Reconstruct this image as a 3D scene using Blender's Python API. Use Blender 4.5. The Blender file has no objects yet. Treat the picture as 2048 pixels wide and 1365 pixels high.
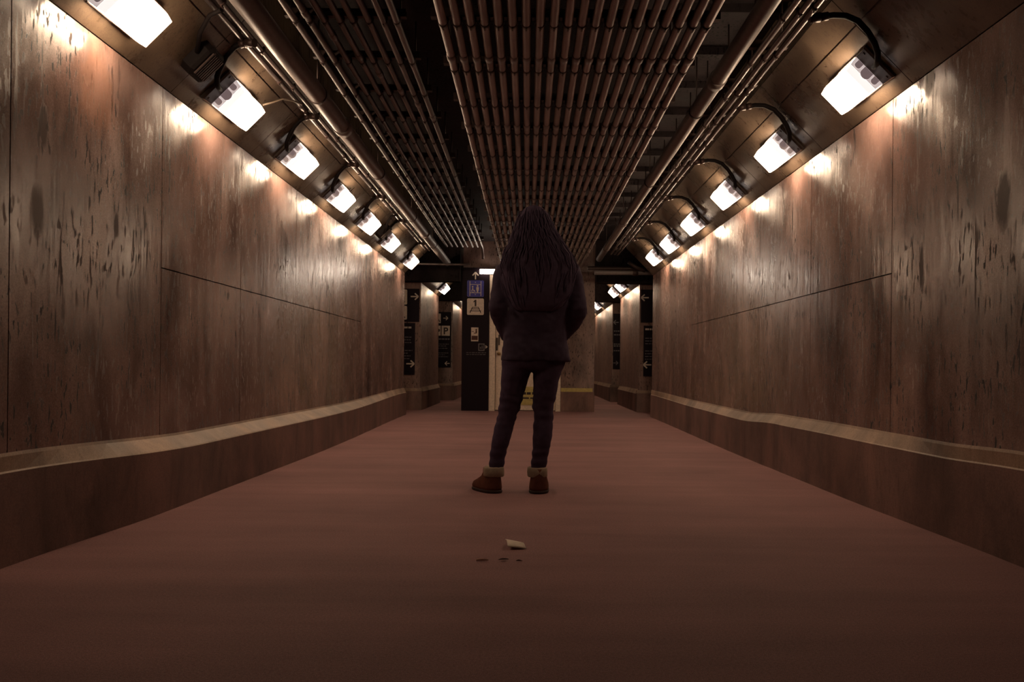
import bpy, bmesh, math, random
from mathutils import Vector, Matrix, noise
random.seed(7)
R = math.radians
S = bpy.context.scene
COL = S.collection
CAMZ = 0.72

# ------------------------------------------------------------------ helpers
class MB:
    """collects shapes into one mesh"""
    def __init__(s): s.v = []; s.f = []; s.m = []; s.s = []
    def add(s, verts, faces, mi=0, smooth=False):
        o = len(s.v); s.v += [tuple(v) for v in verts]
        for f in faces: s.f.append([i + o for i in f]); s.m.append(mi); s.s.append(smooth)
        return s
    def box(s, x0, x1, y0, y1, z0, z1, mi=0):
        v = [(x, y, z) for x in (x0, x1) for y in (y0, y1) for z in (z0, z1)]
        return s.add(v, [(0,1,3,2),(4,6,7,5),(0,4,5,1),(2,3,7,6),(0,2,6,4),(1,5,7,3)], mi)
    def frustum(s, a, b, mi=0):
        """a,b = (x0,x1,y0,y1,z) rectangles joined; slightly chamfered by extra rings is left to callers"""
        v = []
        for (x0, x1, y0, y1, z) in (a, b): v += [(x0,y0,z),(x1,y0,z),(x1,y1,z),(x0,y1,z)]
        return s.add(v, [(3,2,1,0),(4,5,6,7),(0,1,5,4),(1,2,6,5),(2,3,7,6),(3,0,4,7)], mi)
    def loft(s, rings, mi=0, smooth=True, cap=True):
        n = len(rings[0]); v = [p for r in rings for p in r]; f = []
        for k in range(len(rings) - 1):
            for i in range(n):
                j = (i + 1) % n
                f.append((k*n+i, k*n+j, (k+1)*n+j, (k+1)*n+i))
        s.add(v, f, mi, smooth)
        if cap:
            o = len(s.v) - len(v)
            s.f.append([o+i for i in reversed(range(n))]); s.m.append(mi); s.s.append(False)
            s.f.append([o+(len(rings)-1)*n+i for i in range(n)]); s.m.append(mi); s.s.append(False)
        return s
    def tube(s, path, rad, n=10, mi=0, cap=True):
        P = [Vector(p) for p in path]; rings = []
        rr = rad if isinstance(rad, (list, tuple)) else [rad]*len(P)
        up = None
        for i, p in enumerate(P):
            t = (P[min(i+1, len(P)-1)] - P[max(i-1, 0)]).normalized()
            if up is None:
                up = Vector((0,0,1)) if abs(t.z) < .9 else Vector((0,1,0))
            a = t.cross(up).normalized(); b = a.cross(t).normalized(); up = b
            rings.append([p + (a*math.cos(2*math.pi*k/n) + b*math.sin(2*math.pi*k/n))*rr[i] for k in range(n)])
        return s.loft(rings, mi, True, cap)
    def ell(s, c, r, n=20, m=12, mi=0):
        rings = []
        for k in range(m+1):
            a = -math.pi/2 + math.pi*k/m
            a = max(min(a, math.pi/2-.06), -math.pi/2+.06)
            rings.append([(c[0]+r[0]*math.cos(a)*math.cos(2*math.pi*i/n), c[1]+r[1]*math.cos(a)*math.sin(2*math.pi*i/n), c[2]+r[2]*math.sin(a)) for i in range(n)])
        return s.loft(rings, mi)
    def prism(s, pts, y0, y1, mi=0):
        """polygon in x,z extruded along y"""
        n = len(pts)
        v = [(p[0], y0, p[1]) for p in pts] + [(p[0], y1, p[1]) for p in pts]
        f = [tuple(range(n)), tuple(reversed(range(n, 2*n)))] + [(i, n+i, n+(i+1) % n, (i+1) % n) for i in range(n)]
        return s.add(v, f, mi)
    def mesh(s, name):
        me = bpy.data.meshes.new(name); me.from_pydata(s.v, [], s.f)
        me.polygons.foreach_set('material_index', s.m); me.polygons.foreach_set('use_smooth', s.s)
        bm = bmesh.new(); bm.from_mesh(me); bmesh.ops.recalc_face_normals(bm, faces=bm.faces); bm.to_mesh(me); bm.free()
        return me
    def build(s, name, mats, parent=None, loc=None):
        return link(name, s.mesh(name), mats, parent, loc)

def link(name, me, mats, parent=None, loc=None):
    if mats is not None:
        for m in (mats if isinstance(mats, (list, tuple)) else [mats]): me.materials.append(m)
    o = bpy.data.objects.new(name, me); COL.objects.link(o)
    if parent is not None: o.parent = parent
    if loc is not None: o.location = loc
    return o

def tag(o, label, cat, group=None, kind=None):
    o['label'] = label; o['category'] = cat
    if group: o['group'] = group
    if kind: o['kind'] = kind
    return o
def struct(o, label=None):
    o['kind'] = 'structure'
    if label: o['label'] = label
    return o
def empty(name, loc, label, cat, group=None):
    o = bpy.data.objects.new(name, None); COL.objects.link(o); o.location = loc; o.empty_display_size = .1
    return tag(o, label, cat, group)
def copy_tree(o, parent=None):
    c = o.copy(); COL.objects.link(c)
    if parent is not None: c.parent = parent
    for ch in list(o.children): copy_tree(ch, c)
    return c

ORD = 'first second third fourth fifth sixth seventh eighth ninth tenth eleventh twelfth thirteenth fourteenth fifteenth sixteenth seventeenth eighteenth nineteenth twentieth'.split()

# ------------------------------------------------------------------ materials
def newmat(name):
    m = bpy.data.materials.new(name); m.use_nodes = True
    nt = m.node_tree; b = nt.nodes['Principled BSDF']
    return m, nt, b
def N(nt, t, **kw):
    n = nt.nodes.new(t)
    for k, v in kw.items():
        if k in n.inputs.keys(): n.inputs[k].default_value = v
        else: setattr(n, k, v)
    return n
def L(nt, a, b): nt.links.new(a, b)
def coords(nt, scale=(1,1,1), loc=(0,0,0)):
    tc = N(nt, 'ShaderNodeTexCoord'); mp = N(nt, 'ShaderNodeMapping')
    mp.inputs['Scale'].default_value = scale; mp.inputs['Location'].default_value = loc
    L(nt, tc.outputs['Object'], mp.inputs['Vector']); return mp.outputs['Vector']
def noise_n(nt, vec, scale, detail=4, rough=.55, dist=0):
    n = N(nt, 'ShaderNodeTexNoise', Scale=scale, Detail=detail, Roughness=rough, Distortion=dist); L(nt, vec, n.inputs['Vector']); return n.outputs['Fac']
def ramp(nt, fac, stops):
    r = N(nt, 'ShaderNodeValToRGB'); cr = r.color_ramp
    while len(cr.elements) < len(stops): cr.elements.new(.5)
    for e, (p, c) in zip(cr.elements, stops):
        e.position = p; e.color = (c, c, c, 1) if isinstance(c, (int, float)) else (*c, 1)
    L(nt, fac, r.inputs['Fac']); return r.outputs['Color']
def mix(nt, fac, a, b, mode='MIX'):
    m = N(nt, 'ShaderNodeMix', data_type='RGBA', blend_type=mode)
    for sock, val in ((m.inputs['Factor'], fac), (m.inputs['A'], a), (m.inputs['B'], b)):
        pass
    fi = [i for i in m.inputs if i.name == 'Factor' and i.type == 'VALUE'][0]
    ai = [i for i in m.inputs if i.name == 'A' and i.type == 'RGBA'][0]
    bi = [i for i in m.inputs if i.name == 'B' and i.type == 'RGBA'][0]
    for sock, val in ((fi, fac), (ai, a), (bi, b)):
        if isinstance(val, (int, float)): sock.default_value = val
        elif isinstance(val, tuple): sock.default_value = (*val, 1)
        else: L(nt, val, sock)
    return [o for o in m.outputs if o.type == 'RGBA'][0]
def math_n(nt, op, a, b=None, clamp=False):
    m = N(nt, 'ShaderNodeMath', operation=op, use_clamp=clamp)
    for i, v in enumerate((a, b)):
        if v is None: continue
        if isinstance(v, (int, float)): m.inputs[i].default_value = v
        else: L(nt, v, m.inputs[i])
    return m.outputs[0]
def bump(nt, b, h, strength, dist=.01):
    n = N(nt, 'ShaderNodeBump', Strength=strength, Distance=dist); L(nt, h, n.inputs['Height']); L(nt, n.outputs['Normal'], b.inputs['Normal'])
def plain(name, col, rough=.6, metal=0, spec=.5):
    m, nt, b = newmat(name)
    f = noise_n(nt, coords(nt), 35, 3)
    c = ramp(nt, f, [(.3, tuple(x*.85 for x in col)), (.7, tuple(min(1, x*1.12) for x in col))])
    L(nt, c, b.inputs['Base Color']); b.inputs['Roughness'].default_value = rough; b.inputs['Metallic'].default_value = metal
    b.inputs['Specular IOR Level'].default_value = spec
    return m
def emis(name, col, strength):
    m, nt, b = newmat(name)
    b.inputs['Base Color'].default_value = (.8, .8, .8, 1); b.inputs['Emission Color'].default_value = (*col, 1); b.inputs['Emission Strength'].default_value = strength
    return m

def wall_mat(name, base, blotches=(), rough=(.16, .34), spec=.5, streak=True, rust=(), pits=1.0):
    m, nt, b = newmat(name)
    v = coords(nt)
    vs = coords(nt, (5, 5, .45)); vf = coords(nt, (30, 30, 1.6)); vp = coords(nt, (58, 58, 17)); vc = coords(nt, (3.2, 3.2, 1.5))
    big = noise_n(nt, v, 1.1, 5, .6); cl = noise_n(nt, vc, 1.0, 7, .62, .4); st = noise_n(nt, vs, 1.0, 5, .6); sf = noise_n(nt, vf, 1.0, 4, .6)
    c = ramp(nt, big, [(.3, tuple(x*.7 for x in base)), (.5, base), (.72, (base[0]*1.2, base[1]*1.17, base[2]*1.1))])
    c = mix(nt, .85, c, ramp(nt, cl, [(.32, .42), (.68, 1.55)]), 'MULTIPLY')
    c = mix(nt, .25, c, ramp(nt, st, [(.3, .5), (.7, 1.45)]), 'MULTIPLY')
    c = mix(nt, .10, c, ramp(nt, sf, [(.35, .55), (.65, 1.35)]), 'MULTIPLY')
    pit = noise_n(nt, vp, 1.0, 2, .5); pm = ramp(nt, pit, [(.60, 0), (.625, 1)])      # small dark elongated pits
    clus = ramp(nt, noise_n(nt, v, 2.4, 3), [(.36, 0), (.56, 1)])
    pm = mix(nt, .85, pm, clus, 'MULTIPLY')
    drip = ramp(nt, noise_n(nt, coords(nt, (22, 22, 2.6), (3, 1, 5)), 1.0, 3, .6), [(.64, 0), (.68, .85)])   # larger run marks
    pm = mix(nt, 1.0, pm, mix(nt, 1.0, drip, clus, 'MULTIPLY'), 'LIGHTEN')
    pm = mix(nt, 1.0, pm, (pits, pits, pits), 'MULTIPLY')
    c = mix(nt, pm, c, tuple(x*.14 for x in base))
    fine = noise_n(nt, v, 160, 2, .7)
    c = mix(nt, .6, c, ramp(nt, fine, [(.3, .65), (.7, 1.35)]), 'MULTIPLY')
    sep = N(nt, 'ShaderNodeSeparateXYZ'); L(nt, v, sep.inputs[0])                     # stains with a shape of their own
    wob = noise_n(nt, coords(nt, (9, 9, 4)), 1.0, 5, .65)
    dirt = None
    for (y, z, ry, rz, k, colr) in [q + ((base[0]*.2, base[1]*.19, base[2]*.19),) for q in blotches] + [q + ((base[0]*1.25, base[1]*.86, base[2]*.5),) for q in rust]:
        dy = math_n(nt, 'DIVIDE', math_n(nt, 'SUBTRACT', sep.outputs[1], y), ry); dz = math_n(nt, 'DIVIDE', math_n(nt, 'SUBTRACT', sep.outputs[2], z), rz)
        d = math_n(nt, 'SQRT', math_n(nt, 'ADD', math_n(nt, 'MULTIPLY', dy, dy), math_n(nt, 'MULTIPLY', dz, dz)))
        d = math_n(nt, 'ADD', d, math_n(nt, 'MULTIPLY', math_n(nt, 'SUBTRACT', wob, .5), 2.0))
        msk = math_n(nt, 'MULTIPLY', ramp(nt, d, [(.6, 1), (1.0, 0)]), k)
        c = mix(nt, msk, c, colr)
        if colr[0] < base[0]: dirt = msk if dirt is None else math_n(nt, 'MAXIMUM', dirt, msk)
    L(nt, c, b.inputs['Base Color'])
    rr = ramp(nt, mix(nt, .25, mix(nt, .5, st, cl), sf), [(.34, rough[0]), (.62, rough[1])]); rr = mix(nt, pm, rr, (.9, .9, .9))
    if dirt is not None: rr = mix(nt, dirt, rr, (.75, .75, .75))
    L(nt, rr, b.inputs['Roughness'])
    b.inputs['Specular IOR Level'].default_value = spec
    if streak:
        b.inputs['Anisotropic'].default_value = .9; b.inputs['Anisotropic Rotation'].default_value = .25
        t = N(nt, 'ShaderNodeTangent', direction_type='RADIAL', axis='Z'); L(nt, t.outputs[0], b.inputs['Tangent'])
    if streak:
        h = mix(nt, .12, noise_n(nt, coords(nt, (14, 14, .35)), 1.0, 3, .55), fine); bump(nt, b, h, .20, .006)
    else:
        bump(nt, b, mix(nt, .5, sf, fine), .10, .005)
    return m

BASE = (.195, .122, .105)
M = {}
M['wall_l'] = wall_mat('wall_concrete_left', BASE, [(3.22, 1.62, .035, .10, .8), (3.19, 1.30, .05, .10, .7), (3.8, 1.33, .022, .06, .9), (3.55, 2.0, .05, .12, .4)], rough=(.11, .28), rust=[(3.62, 1.88, .16, .22, .3)])
M['wall_r'] = wall_mat('wall_concrete_right', BASE, [(3.31, 1.42, .05, .14, .85), (4.0, 1.22, .022, .13, .95), (3.95, 2.06, .06, .12, .7)], rough=(.11, .28))
M['wall_b'] = wall_mat('wall_concrete_rear', (.21, .135, .115), rough=(.26, .42))
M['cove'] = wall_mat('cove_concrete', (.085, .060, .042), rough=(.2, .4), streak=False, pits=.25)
M['curb'] = wall_mat('curb_concrete', (.17, .098, .083), rough=(.5, .7), streak=False, pits=.15)
M['ledge'] = wall_mat('ledge_paint', (.29, .205, .15), rough=(.4, .6), streak=False, pits=.1)
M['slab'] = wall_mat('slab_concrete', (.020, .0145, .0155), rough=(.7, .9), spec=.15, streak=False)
M['seam'] = plain('seam_gap', (.02, .014, .012), .9)
def floor_mat():
    m, nt, b = newmat('floor_concrete'); v = coords(nt)
    a = noise_n(nt, v, 1.1, 5, .6); bands = noise_n(nt, coords(nt, (.35, 3.2, 1)), 1.0, 4, .6); g = noise_n(nt, v, 120, 3, .75); gg = noise_n(nt, v, 380, 2, .7)
    c = ramp(nt, a, [(.3, (.21, .104, .10)), (.7, (.285, .143, .136))])
    c = mix(nt, .45, c, ramp(nt, bands, [(.3, .65), (.7, 1.35)]), 'MULTIPLY')
    c = mix(nt, .6, c, ramp(nt, g, [(.3, .6), (.7, 1.4)]), 'MULTIPLY')
    c = mix(nt, .9, c, ramp(nt, gg, [(.3, .5), (.7, 1.5)]), 'MULTIPLY')
    L(nt, c, b.inputs['Base Color']); b.inputs['Roughness'].default_value = .75; b.inputs['Specular IOR Level'].default_value = .3
    bump(nt, b, mix(nt, .4, g, bands), .35, .006); return m
M['floor'] = floor_mat()
def metal_mat(name, col, rough):
    m, nt, b = newmat(name); f = noise_n(nt, coords(nt, (1, .25, 1)), 14, 4)
    L(nt, ramp(nt, f, [(.3, tuple(x*.6 for x in col)), (.7, tuple(x*1.2 for x in col))]), b.inputs['Base Color'])
    L(nt, ramp(nt, f, [(.3, rough*.8), (.7, rough*1.3)]), b.inputs['Roughness']); b.inputs['Metallic'].default_value = .75; return m
M['pipe'] = metal_mat('galvanised_conduit', (.17, .142, .14), .4)
M['rackpipe'] = metal_mat('rack_conduit', (.30, .255, .25), .42)
M['bigpipe'] = plain('painted_pipe', (.15, .128, .122), .45)
M['clamp'] = plain('dark_clamp', (.06, .035, .03), .5, .4)
M['strut'] = plain('strut_steel', (.04, .024, .021), .5, .5)
M['housing'] = plain('lamp_housing', (.05, .033, .027), .5, .3)
M['lens'] = emis('lamp_lens_lit', (1, .66, .44), 12.5)
M['lensside'] = emis('lamp_lens_side', (1, .72, .48), 48.0)
M['lensfront'] = emis('lamp_lens_near_face', (1, .93, .88), 1.0)
M['lensend'] = emis('lamp_lens_end', (1, .84, .80), .5)
M['socket'] = emis('lamp_socket_behind_frosted_glass', (1, .72, .75), .12)
M['cable'] = plain('black_cable', (.010, .007, .007), .7, 0, .15)
M['greycable'] = plain('grey_cable', (.22, .17, .13), .5)
M['navy'] = plain('navy_sign', (.010, .005, .009), .6, 0, .15)
M['blue'] = plain('blue_tile', (.045, .045, .30), .45, 0, .3)
M['white'] = plain('white_tile', (.62, .52, .44), .5)
M['ink'] = plain('ink', (.03, .015, .014), .6)
M['print'] = plain('white_print', (.55, .47, .40), .5)
M['dimprint'] = plain('dim_print', (.13, .115, .125), .5)
M['door'] = plain('door_paint', (.74, .62, .5), .4)
M['yellow'] = plain('yellow_paint', (.52, .42, .14), .5)
M['brass'] = plain('brass', (.3, .2, .09), .35, .8)
M['tube'] = emis('fluorescent_cover', (1, .82, .66), 16.0)
M['jacket'] = plain('black_jacket', (.052, .037, .061), .8, 0, .1)
M['trousers'] = plain('black_trousers', (.062, .043, .072), .9, 0, .05)
M['hair'] = plain('dark_hair', (.075, .052, .085), .8, 0, .1)
M['skin'] = plain('skin', (.45, .28, .2), .5)
M['boot'] = plain('brown_suede', (.11, .042, .028), .9, 0, .1)
M['sole'] = plain('dark_sole', (.03, .014, .011), .8)
M['cuff'] = plain('cream_fleece', (.30, .24, .18), .95, 0, .1)
M['paper'] = plain('paper', (.8, .68, .55), .7)
M['leaf'] = plain('dead_leaf', (.07, .025, .017), .8)
M['twig'] = plain('pale_twig', (.65, .42, .32), .8)
M['zip'] = plain('zip_metal', (.5, .45, .45), .3, .9)

# ------------------------------------------------------------------ shell
Y0, Y1 = -1.0, 12.65          # the corridor the picture looks down
WT = 2.10                      # top of the upright wall panels
SLAB = 2.78
f = MB(); f.box(-4.2, 4.2, Y0, 24.2, -.12, 0)
struct(f.build('floor', M['floor']), 'brown concrete floor of the underpass')
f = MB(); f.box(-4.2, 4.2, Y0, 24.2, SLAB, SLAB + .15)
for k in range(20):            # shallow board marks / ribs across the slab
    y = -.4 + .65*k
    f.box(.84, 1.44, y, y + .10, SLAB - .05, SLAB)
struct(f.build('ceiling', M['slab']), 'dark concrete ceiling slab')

def panel_wall(name, sgn, X, ys, zb, hseam, mat, extra=None):
    """upright concrete panels with open joints over a dark backing"""
    g = .006; mb = MB()
    for a, b_ in zip(ys[:-1], ys[1:]):
        zs = [zb, WT]
        if hseam and hseam[0] <= (a + b_)/2 <= hseam[1]: zs = [zb, hseam[2], WT]
        for z0, z1 in zip(zs[:-1], zs[1:]):
            xa, xb = sorted((sgn*X, sgn*(X + .03)))
            mb.box(xa, xb, a + g/2, b_ - g/2, z0 + g/2, z1 - (g/2 if z1 < WT else 0), 0)
    xa, xb = sorted((sgn*(X + .012), sgn*(X + .2)))
    mb.box(xa, xb, ys[0], ys[-1], 0, WT - .001, 1)
    return struct(mb.build(name, [mat, M['seam']]))
panel_wall('wall_left', -1, 1.84, [Y0, .55, 1.78, 3.02, 4.27, 5.45, 6.74, 8.05, 9.40, 10.6, 11.75, Y1], .30, (4.27, 9.4, 1.20), M['wall_l'])
panel_wall('wall_right', 1, 1.84, [Y0, .6, 1.85, 3.08, 4.33, 5.57, 6.8, 8.2, 9.69, 10.8, 11.9, Y1], .30, (4.33, 9.69, 1.215), M['wall_r'])

def lerp(tab, y):
    if y <= tab[0][0]: return tab[0][1]
    for (a, va), (b, vb) in zip(tab[:-1], tab[1:]):
        if y <= b:
            t = (y - a)/(b - a); t = t*t*(3 - 2*t); return va + (vb - va)*t
    return tab[-1][1]
def curb(name, sgn, ya, yb, xtab, ztab, wallx, lip=.058):
    rings = []; mb = MB(); n = max(2, int((yb - ya)/.12))
    v = []
    for i in range(n + 1):
        y = ya + (yb - ya)*i/n; x = lerp(xtab, y); z = lerp(ztab, y)
        j = .004*noise.noise((y*3, sgn, 0))
        v += [(sgn*(wallx + .05), y, -.01), (sgn*(x + j), y, -.01), (sgn*(x + j), y, z - lip), (sgn*(x + j + .006), y, z - lip + .006), (sgn*(wallx - .010), y, z), (sgn*(wallx - .006), y, z + .012), (sgn*(wallx + .05), y, z + .012)]
    fa, ma = [], []
    for i in range(n):
        for k in range(7):
            a, b_ = i*7 + k, i*7 + (k + 1) % 7
            mb.f.append([a, b_, b_ + 7, a + 7]); mb.m.append(1 if k in (2, 3, 4) else 0); mb.s.append(False)
    mb.v = v
    mb.f += [list(range(7)), [n*7 + k for k in reversed(range(7))]]; mb.m += [0, 0]; mb.s += [False]*2
    return struct(mb.build(name, [M['curb'], M['ledge']]))
curb('baseboard_left', -1, Y0, Y1, [(2.9, 1.825), (4.2, 1.75), (7.2, 1.715), (12.6, 1.80)], [(2.9, .388), (4.7, .345), (8.2, .339), (12.6, .385)], 1.84)
curb('baseboard_right', 1, Y0, Y1, [(3.1, 1.83), (5, 1.785), (7, 1.772), (12.6, 1.82)], [(3.1, .414), (3.8, .397), (4.9, .396), (6.1, .388), (7.1, .357), (9, .362), (12.6, .387)], 1.84)

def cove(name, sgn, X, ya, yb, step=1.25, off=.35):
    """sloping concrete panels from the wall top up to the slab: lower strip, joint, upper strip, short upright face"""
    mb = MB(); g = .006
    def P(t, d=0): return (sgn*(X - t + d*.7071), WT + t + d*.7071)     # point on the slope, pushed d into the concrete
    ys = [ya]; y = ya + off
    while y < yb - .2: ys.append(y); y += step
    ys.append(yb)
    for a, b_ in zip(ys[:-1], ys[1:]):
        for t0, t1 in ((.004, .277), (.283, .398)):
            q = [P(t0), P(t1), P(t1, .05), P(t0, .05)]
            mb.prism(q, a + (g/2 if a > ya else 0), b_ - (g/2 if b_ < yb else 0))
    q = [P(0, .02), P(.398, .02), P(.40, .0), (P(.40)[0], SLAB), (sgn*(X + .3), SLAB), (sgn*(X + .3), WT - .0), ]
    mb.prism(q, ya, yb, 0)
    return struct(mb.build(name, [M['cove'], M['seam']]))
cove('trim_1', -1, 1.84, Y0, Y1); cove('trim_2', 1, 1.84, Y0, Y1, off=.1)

# the passages beyond the first cross opening
SEC = [('left', -1, 1.78, 14.1, 16.9), ('right', 1, 1.83, 14.1, 17.0), ('left', -1, 1.62, 18.3, 24), ('right', 1, 1.80, 18.3, 24)]
for i, (nm, sg, X, a, b_) in enumerate(SEC):
    panel_wall('wall_' + nm, sg, X, [a, (a + b_)/2, b_], .3, None, M['wall_b'])
    curb('baseboard_' + nm, sg, a, b_, [(a, X - .045)], [(a, .36)], X)
    cove('trim_%d' % (3 + i), sg, X, a, b_, 1.4)
def facing(name, sgn, X, y):
    mb = MB(); xa, xb = sorted((sgn*(X + .0), sgn*4.2))
    mb.box(xa, xb, y, y + .03, .34, SLAB); return struct(mb.build(name, M['wall_b']))
facing('wall_back', -1, 1.78, 14.07); facing('wall_back', 1, 1.83, 14.07); facing('wall_back', -1, 1.62, 18.27); facing('wall_back', 1, 1.80, 18.27)
def fcurb(sgn, X, y):
    mb = MB(); xa, xb = sorted((sgn*(X - .04), sgn*4.2))
    mb.box(xa, xb, y - .05, y + .02, -.01, .31); mb.box(xa, xb, y - .05, y + .02, .3101, .355, 1)
    return struct(mb.build('baseboard_back', [M['curb'], M['ledge']]))
fcurb(-1, 1.78, 14.06); fcurb(1, 1.83, 14.06); fcurb(-1, 1.62, 18.26); fcurb(1, 1.80, 18.26)
mb = MB(); mb.box(-4.2, 4.2, 24, 24.2, 0, SLAB); struct(mb.build('wall_end', M['wall_b']))
mb = MB(); mb.box(-4.4, -4.2, Y0, 24.2, -.1, SLAB + .15); struct(mb.build('wall_outer_left', M['wall_b']))
mb = MB(); mb.box(4.2, 4.4, Y0, 24.2, -.1, SLAB + .15); struct(mb.build('wall_outer_right', M['wall_b']))
# lintels over the passage mouths and over the far end of the corridor
for sg, xi, xo in ((-1, 1.11, 2.6), (1, 1.09, 2.6)):
    for y, zb in ((14.02, 2.10), (18.2, 2.12)):
        mb = MB(); xa, xb = sorted((sg*xi, sg*xo)); mb.box(xa, xb, y - .22, y + .02, zb, SLAB); struct(mb.build('trim_lintel', M['slab']))

# block in the middle of the crossing, with the door and the navy sign pillar
mb = MB(); mb.box(-1.075, -.665, 14.0, 16.6, 0, SLAB); mb.box(.535, 1.085, 14.0, 16.6, 0, SLAB); mb.box(-.67, .54, 14.0, 16.6, 2.225, SLAB); mb.box(-.67, .54, 14.14, 16.6, 0, 2.23)
struct(mb.build('wall_middle', M['wall_b']))
mb = MB(); mb.box(.54, 1.09, 13.955, 14.01, -.005, .325); mb.box(.54, 1.06, 13.96, 14.01, .325, .385, 1)
struct(mb.build('baseboard_middle', [M['curb'], M['yellow']]), 'low concrete curb with a yellow top strip beside the white door')
door = MB(); door.box(-.535, .45, 14.03, 14.08, .012, 2.17); door.box(-.43, .35, 14.022, 14.031, .55, .562); d = struct(door.build('door_1', M['door']), 'pale painted steel door behind the standing person')
mb = MB(); mb.box(-.64, -.54, 13.965, 14.1, 0, 2.225); mb.box(.455, .535, 13.965, 14.1, 0, 2.225); mb.box(-.5399, .4549, 13.965, 14.1, 2.175, 2.225); mb.build('door_frame', M['door'], d)
mb = MB(); mb.tube([(-.478, 14.03, .937), (-.478, 13.985, .937)], .012, 12); mb.ell((-.478, 13.965, .937), (.03, .028, .03)); mb.build('door_knob', M['brass'], d)
mb = MB(); mb.box(-.53, -.50, 14.015, 14.03, .99, 1.2); mb.box(-.49, -.465, 14.015, 14.03, 1.08, 1.25); mb.build('lock_plate', M['housing'], d)
mb = MB(); mb.box(-.5, -.46, 14.015, 14.03, 2.06, 2.12); mb.build('door_closer', M['housing'], d)
mb = MB(); mb.box(-.12, .25, 14.018, 14.03, .10, .40); sk = mb.build('door_sticker', M['yellow'], d)
mb = MB()
for (x0, x1, z0, z1) in ((-.10, -.03, .27, .31), (-.015, .05, .27, .31), (.07, .2, .27, .31), (-.09, .02, .2, .225), (.04, .18, .2, .225)): mb.box(x0, x1, 14.014, 14.0185, z0, z1)
mb.build('sticker_print', M['ink'], sk)

# ------------------------------------------------------------------ signs
def text(name, s, size, x, z, y, mat, parent, depth=.003):
    cu = bpy.data.curves.new(name, 'FONT'); cu.body = s; cu.size = size; cu.align_x = 'CENTER'; cu.extrude = depth; cu.offset = size*.025
    o = bpy.data.objects.new(name, cu); COL.objects.link(o); bpy.context.view_layer.update()
    me = bpy.data.meshes.new_from_object(o.evaluated_get(bpy.context.evaluated_depsgraph_get())); bpy.data.objects.remove(o)
    me.transform(Matrix.Translation((x, y, z)) @ Matrix.Rotation(R(90), 4, 'X'))
    me.materials.clear(); return link(name, me, mat, parent)
def arrow(x, z, y, d, size, mat, parent, name='arrow'):
    """d: R, L or U; drawn pointing right then turned"""
    s = size; w = s*.085
    segs = [((-s*.5, 0), (s*.42, 0)), ((s*.5, 0), (s*.05, s*.42)), ((s*.5, 0), (s*.05, -s*.42))]
    mb = MB()
    for i, ((ax, az), (bx, bz)) in enumerate(segs):
        dx, dz = bx - ax, bz - az; l = math.hypot(dx, dz); nx, nz = -dz/l*w, dx/l*w
        q = [(ax + nx, az + nz), (bx + nx, bz + nz), (bx - nx, bz - nz), (ax - nx, az - nz)]
        a = {'R': 0, 'L': math.pi, 'U': math.pi/2}[d]
        q = [(x + px*math.cos(a) - pz*math.sin(a), z + px*math.sin(a) + pz*math.cos(a)) for px, pz in q]
        mb.prism(q, y - .0005*i - .003, y)
    return mb.build(name, mat, parent)
def lines(x0, x1, y, rows, mat, parent, h=.014):
    mb = MB()
    for z, ln in rows:
        x = x0; end = x0 + (x1 - x0)*ln
        while x < end - .01:
            w = min(random.uniform(.02, .07), end - x); mb.box(x, x + w, y - .003, y, z, z + h); x += w + .012
    return mb.build('lettering', mat, parent)
def rrect(x0, x1, z0, z1, r, n=5):
    pts = []
    for cx, cz, a0 in ((x1 - r, z1 - r, 0), (x0 + r, z1 - r, 90), (x0 + r, z0 + r, 180), (x1 - r, z0 + r, 270)):
        for i in range(n + 1):
            a = R(a0 + 90*i/n); pts.append((cx + r*math.cos(a), cz + r*math.sin(a)))
    return pts
def disc(cx, cz, r, n=20): return [(cx + r*math.cos(2*math.pi*i/n), cz + r*math.sin(2*math.pi*i/n)) for i in range(n)]

# navy pillar
pil = MB(); pil.box(-1.085, -.645, 13.93, 14.0, 0, 2.34)
pil = tag(pil.build('sign_pillar', M['navy']), 'tall navy wayfinding panel with a blue lift pictogram beside the door', 'sign')
YP = 13.93
arrow(-.872, 2.205, YP, 'U', .115, M['print'], pil)
mb = MB(); mb.prism(rrect(-1.007, -.733, 1.861, 2.129, .02), YP - .012, YP); tb = mb.build('lift_tile', M['blue'], pil); tb['label'] = 'blue lift pictogram tile'
yt = YP - .012; mb = MB()
for (x0, x1, z0, z1) in ((-.965, -.955, 1.875, 2.115), (-.785, -.775, 1.875, 2.115), (-.955, -.785, 2.058, 2.066), (-.955, -.785, 1.922, 1.93)): mb.box(x0, x1, yt - .003, yt, z0, z1)
mb.prism(disc(-.835, 2.038, .014), yt - .003, yt); mb.prism([(-.856, 2.018), (-.814, 2.018), (-.816, 1.965), (-.824, 1.965), (-.824, 1.935), (-.846, 1.935), (-.846, 1.965), (-.854, 1.965)], yt - .0034, yt)
mb.prism(disc(-.915, 2.025, .012), yt - .003, yt); mb.prism([(-.922, 2.01), (-.908, 2.01), (-.906, 1.975), (-.885, 1.972), (-.872, 1.945), (-.88, 1.94), (-.894, 1.962), (-.92, 1.965)], yt - .0034, yt)
ring = [(-.912 + .024*math.cos(R(a)), 1.957 + .024*math.sin(R(a))) for a in range(100, 330, 15)] + [(-.912 + .017*math.cos(R(a)), 1.957 + .017*math.sin(R(a))) for a in range(325, 95, -15)]
mb.prism(ring, yt - .0028, yt)
mb.prism([(-.88, 2.092), (-.86, 2.092), (-.87, 2.105)], yt - .003, yt); mb.prism([(-.87, 1.89), (-.86, 1.903), (-.88, 1.903)], yt - .003, yt)
mb.build('pictogram', M['print'], tb)
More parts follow.
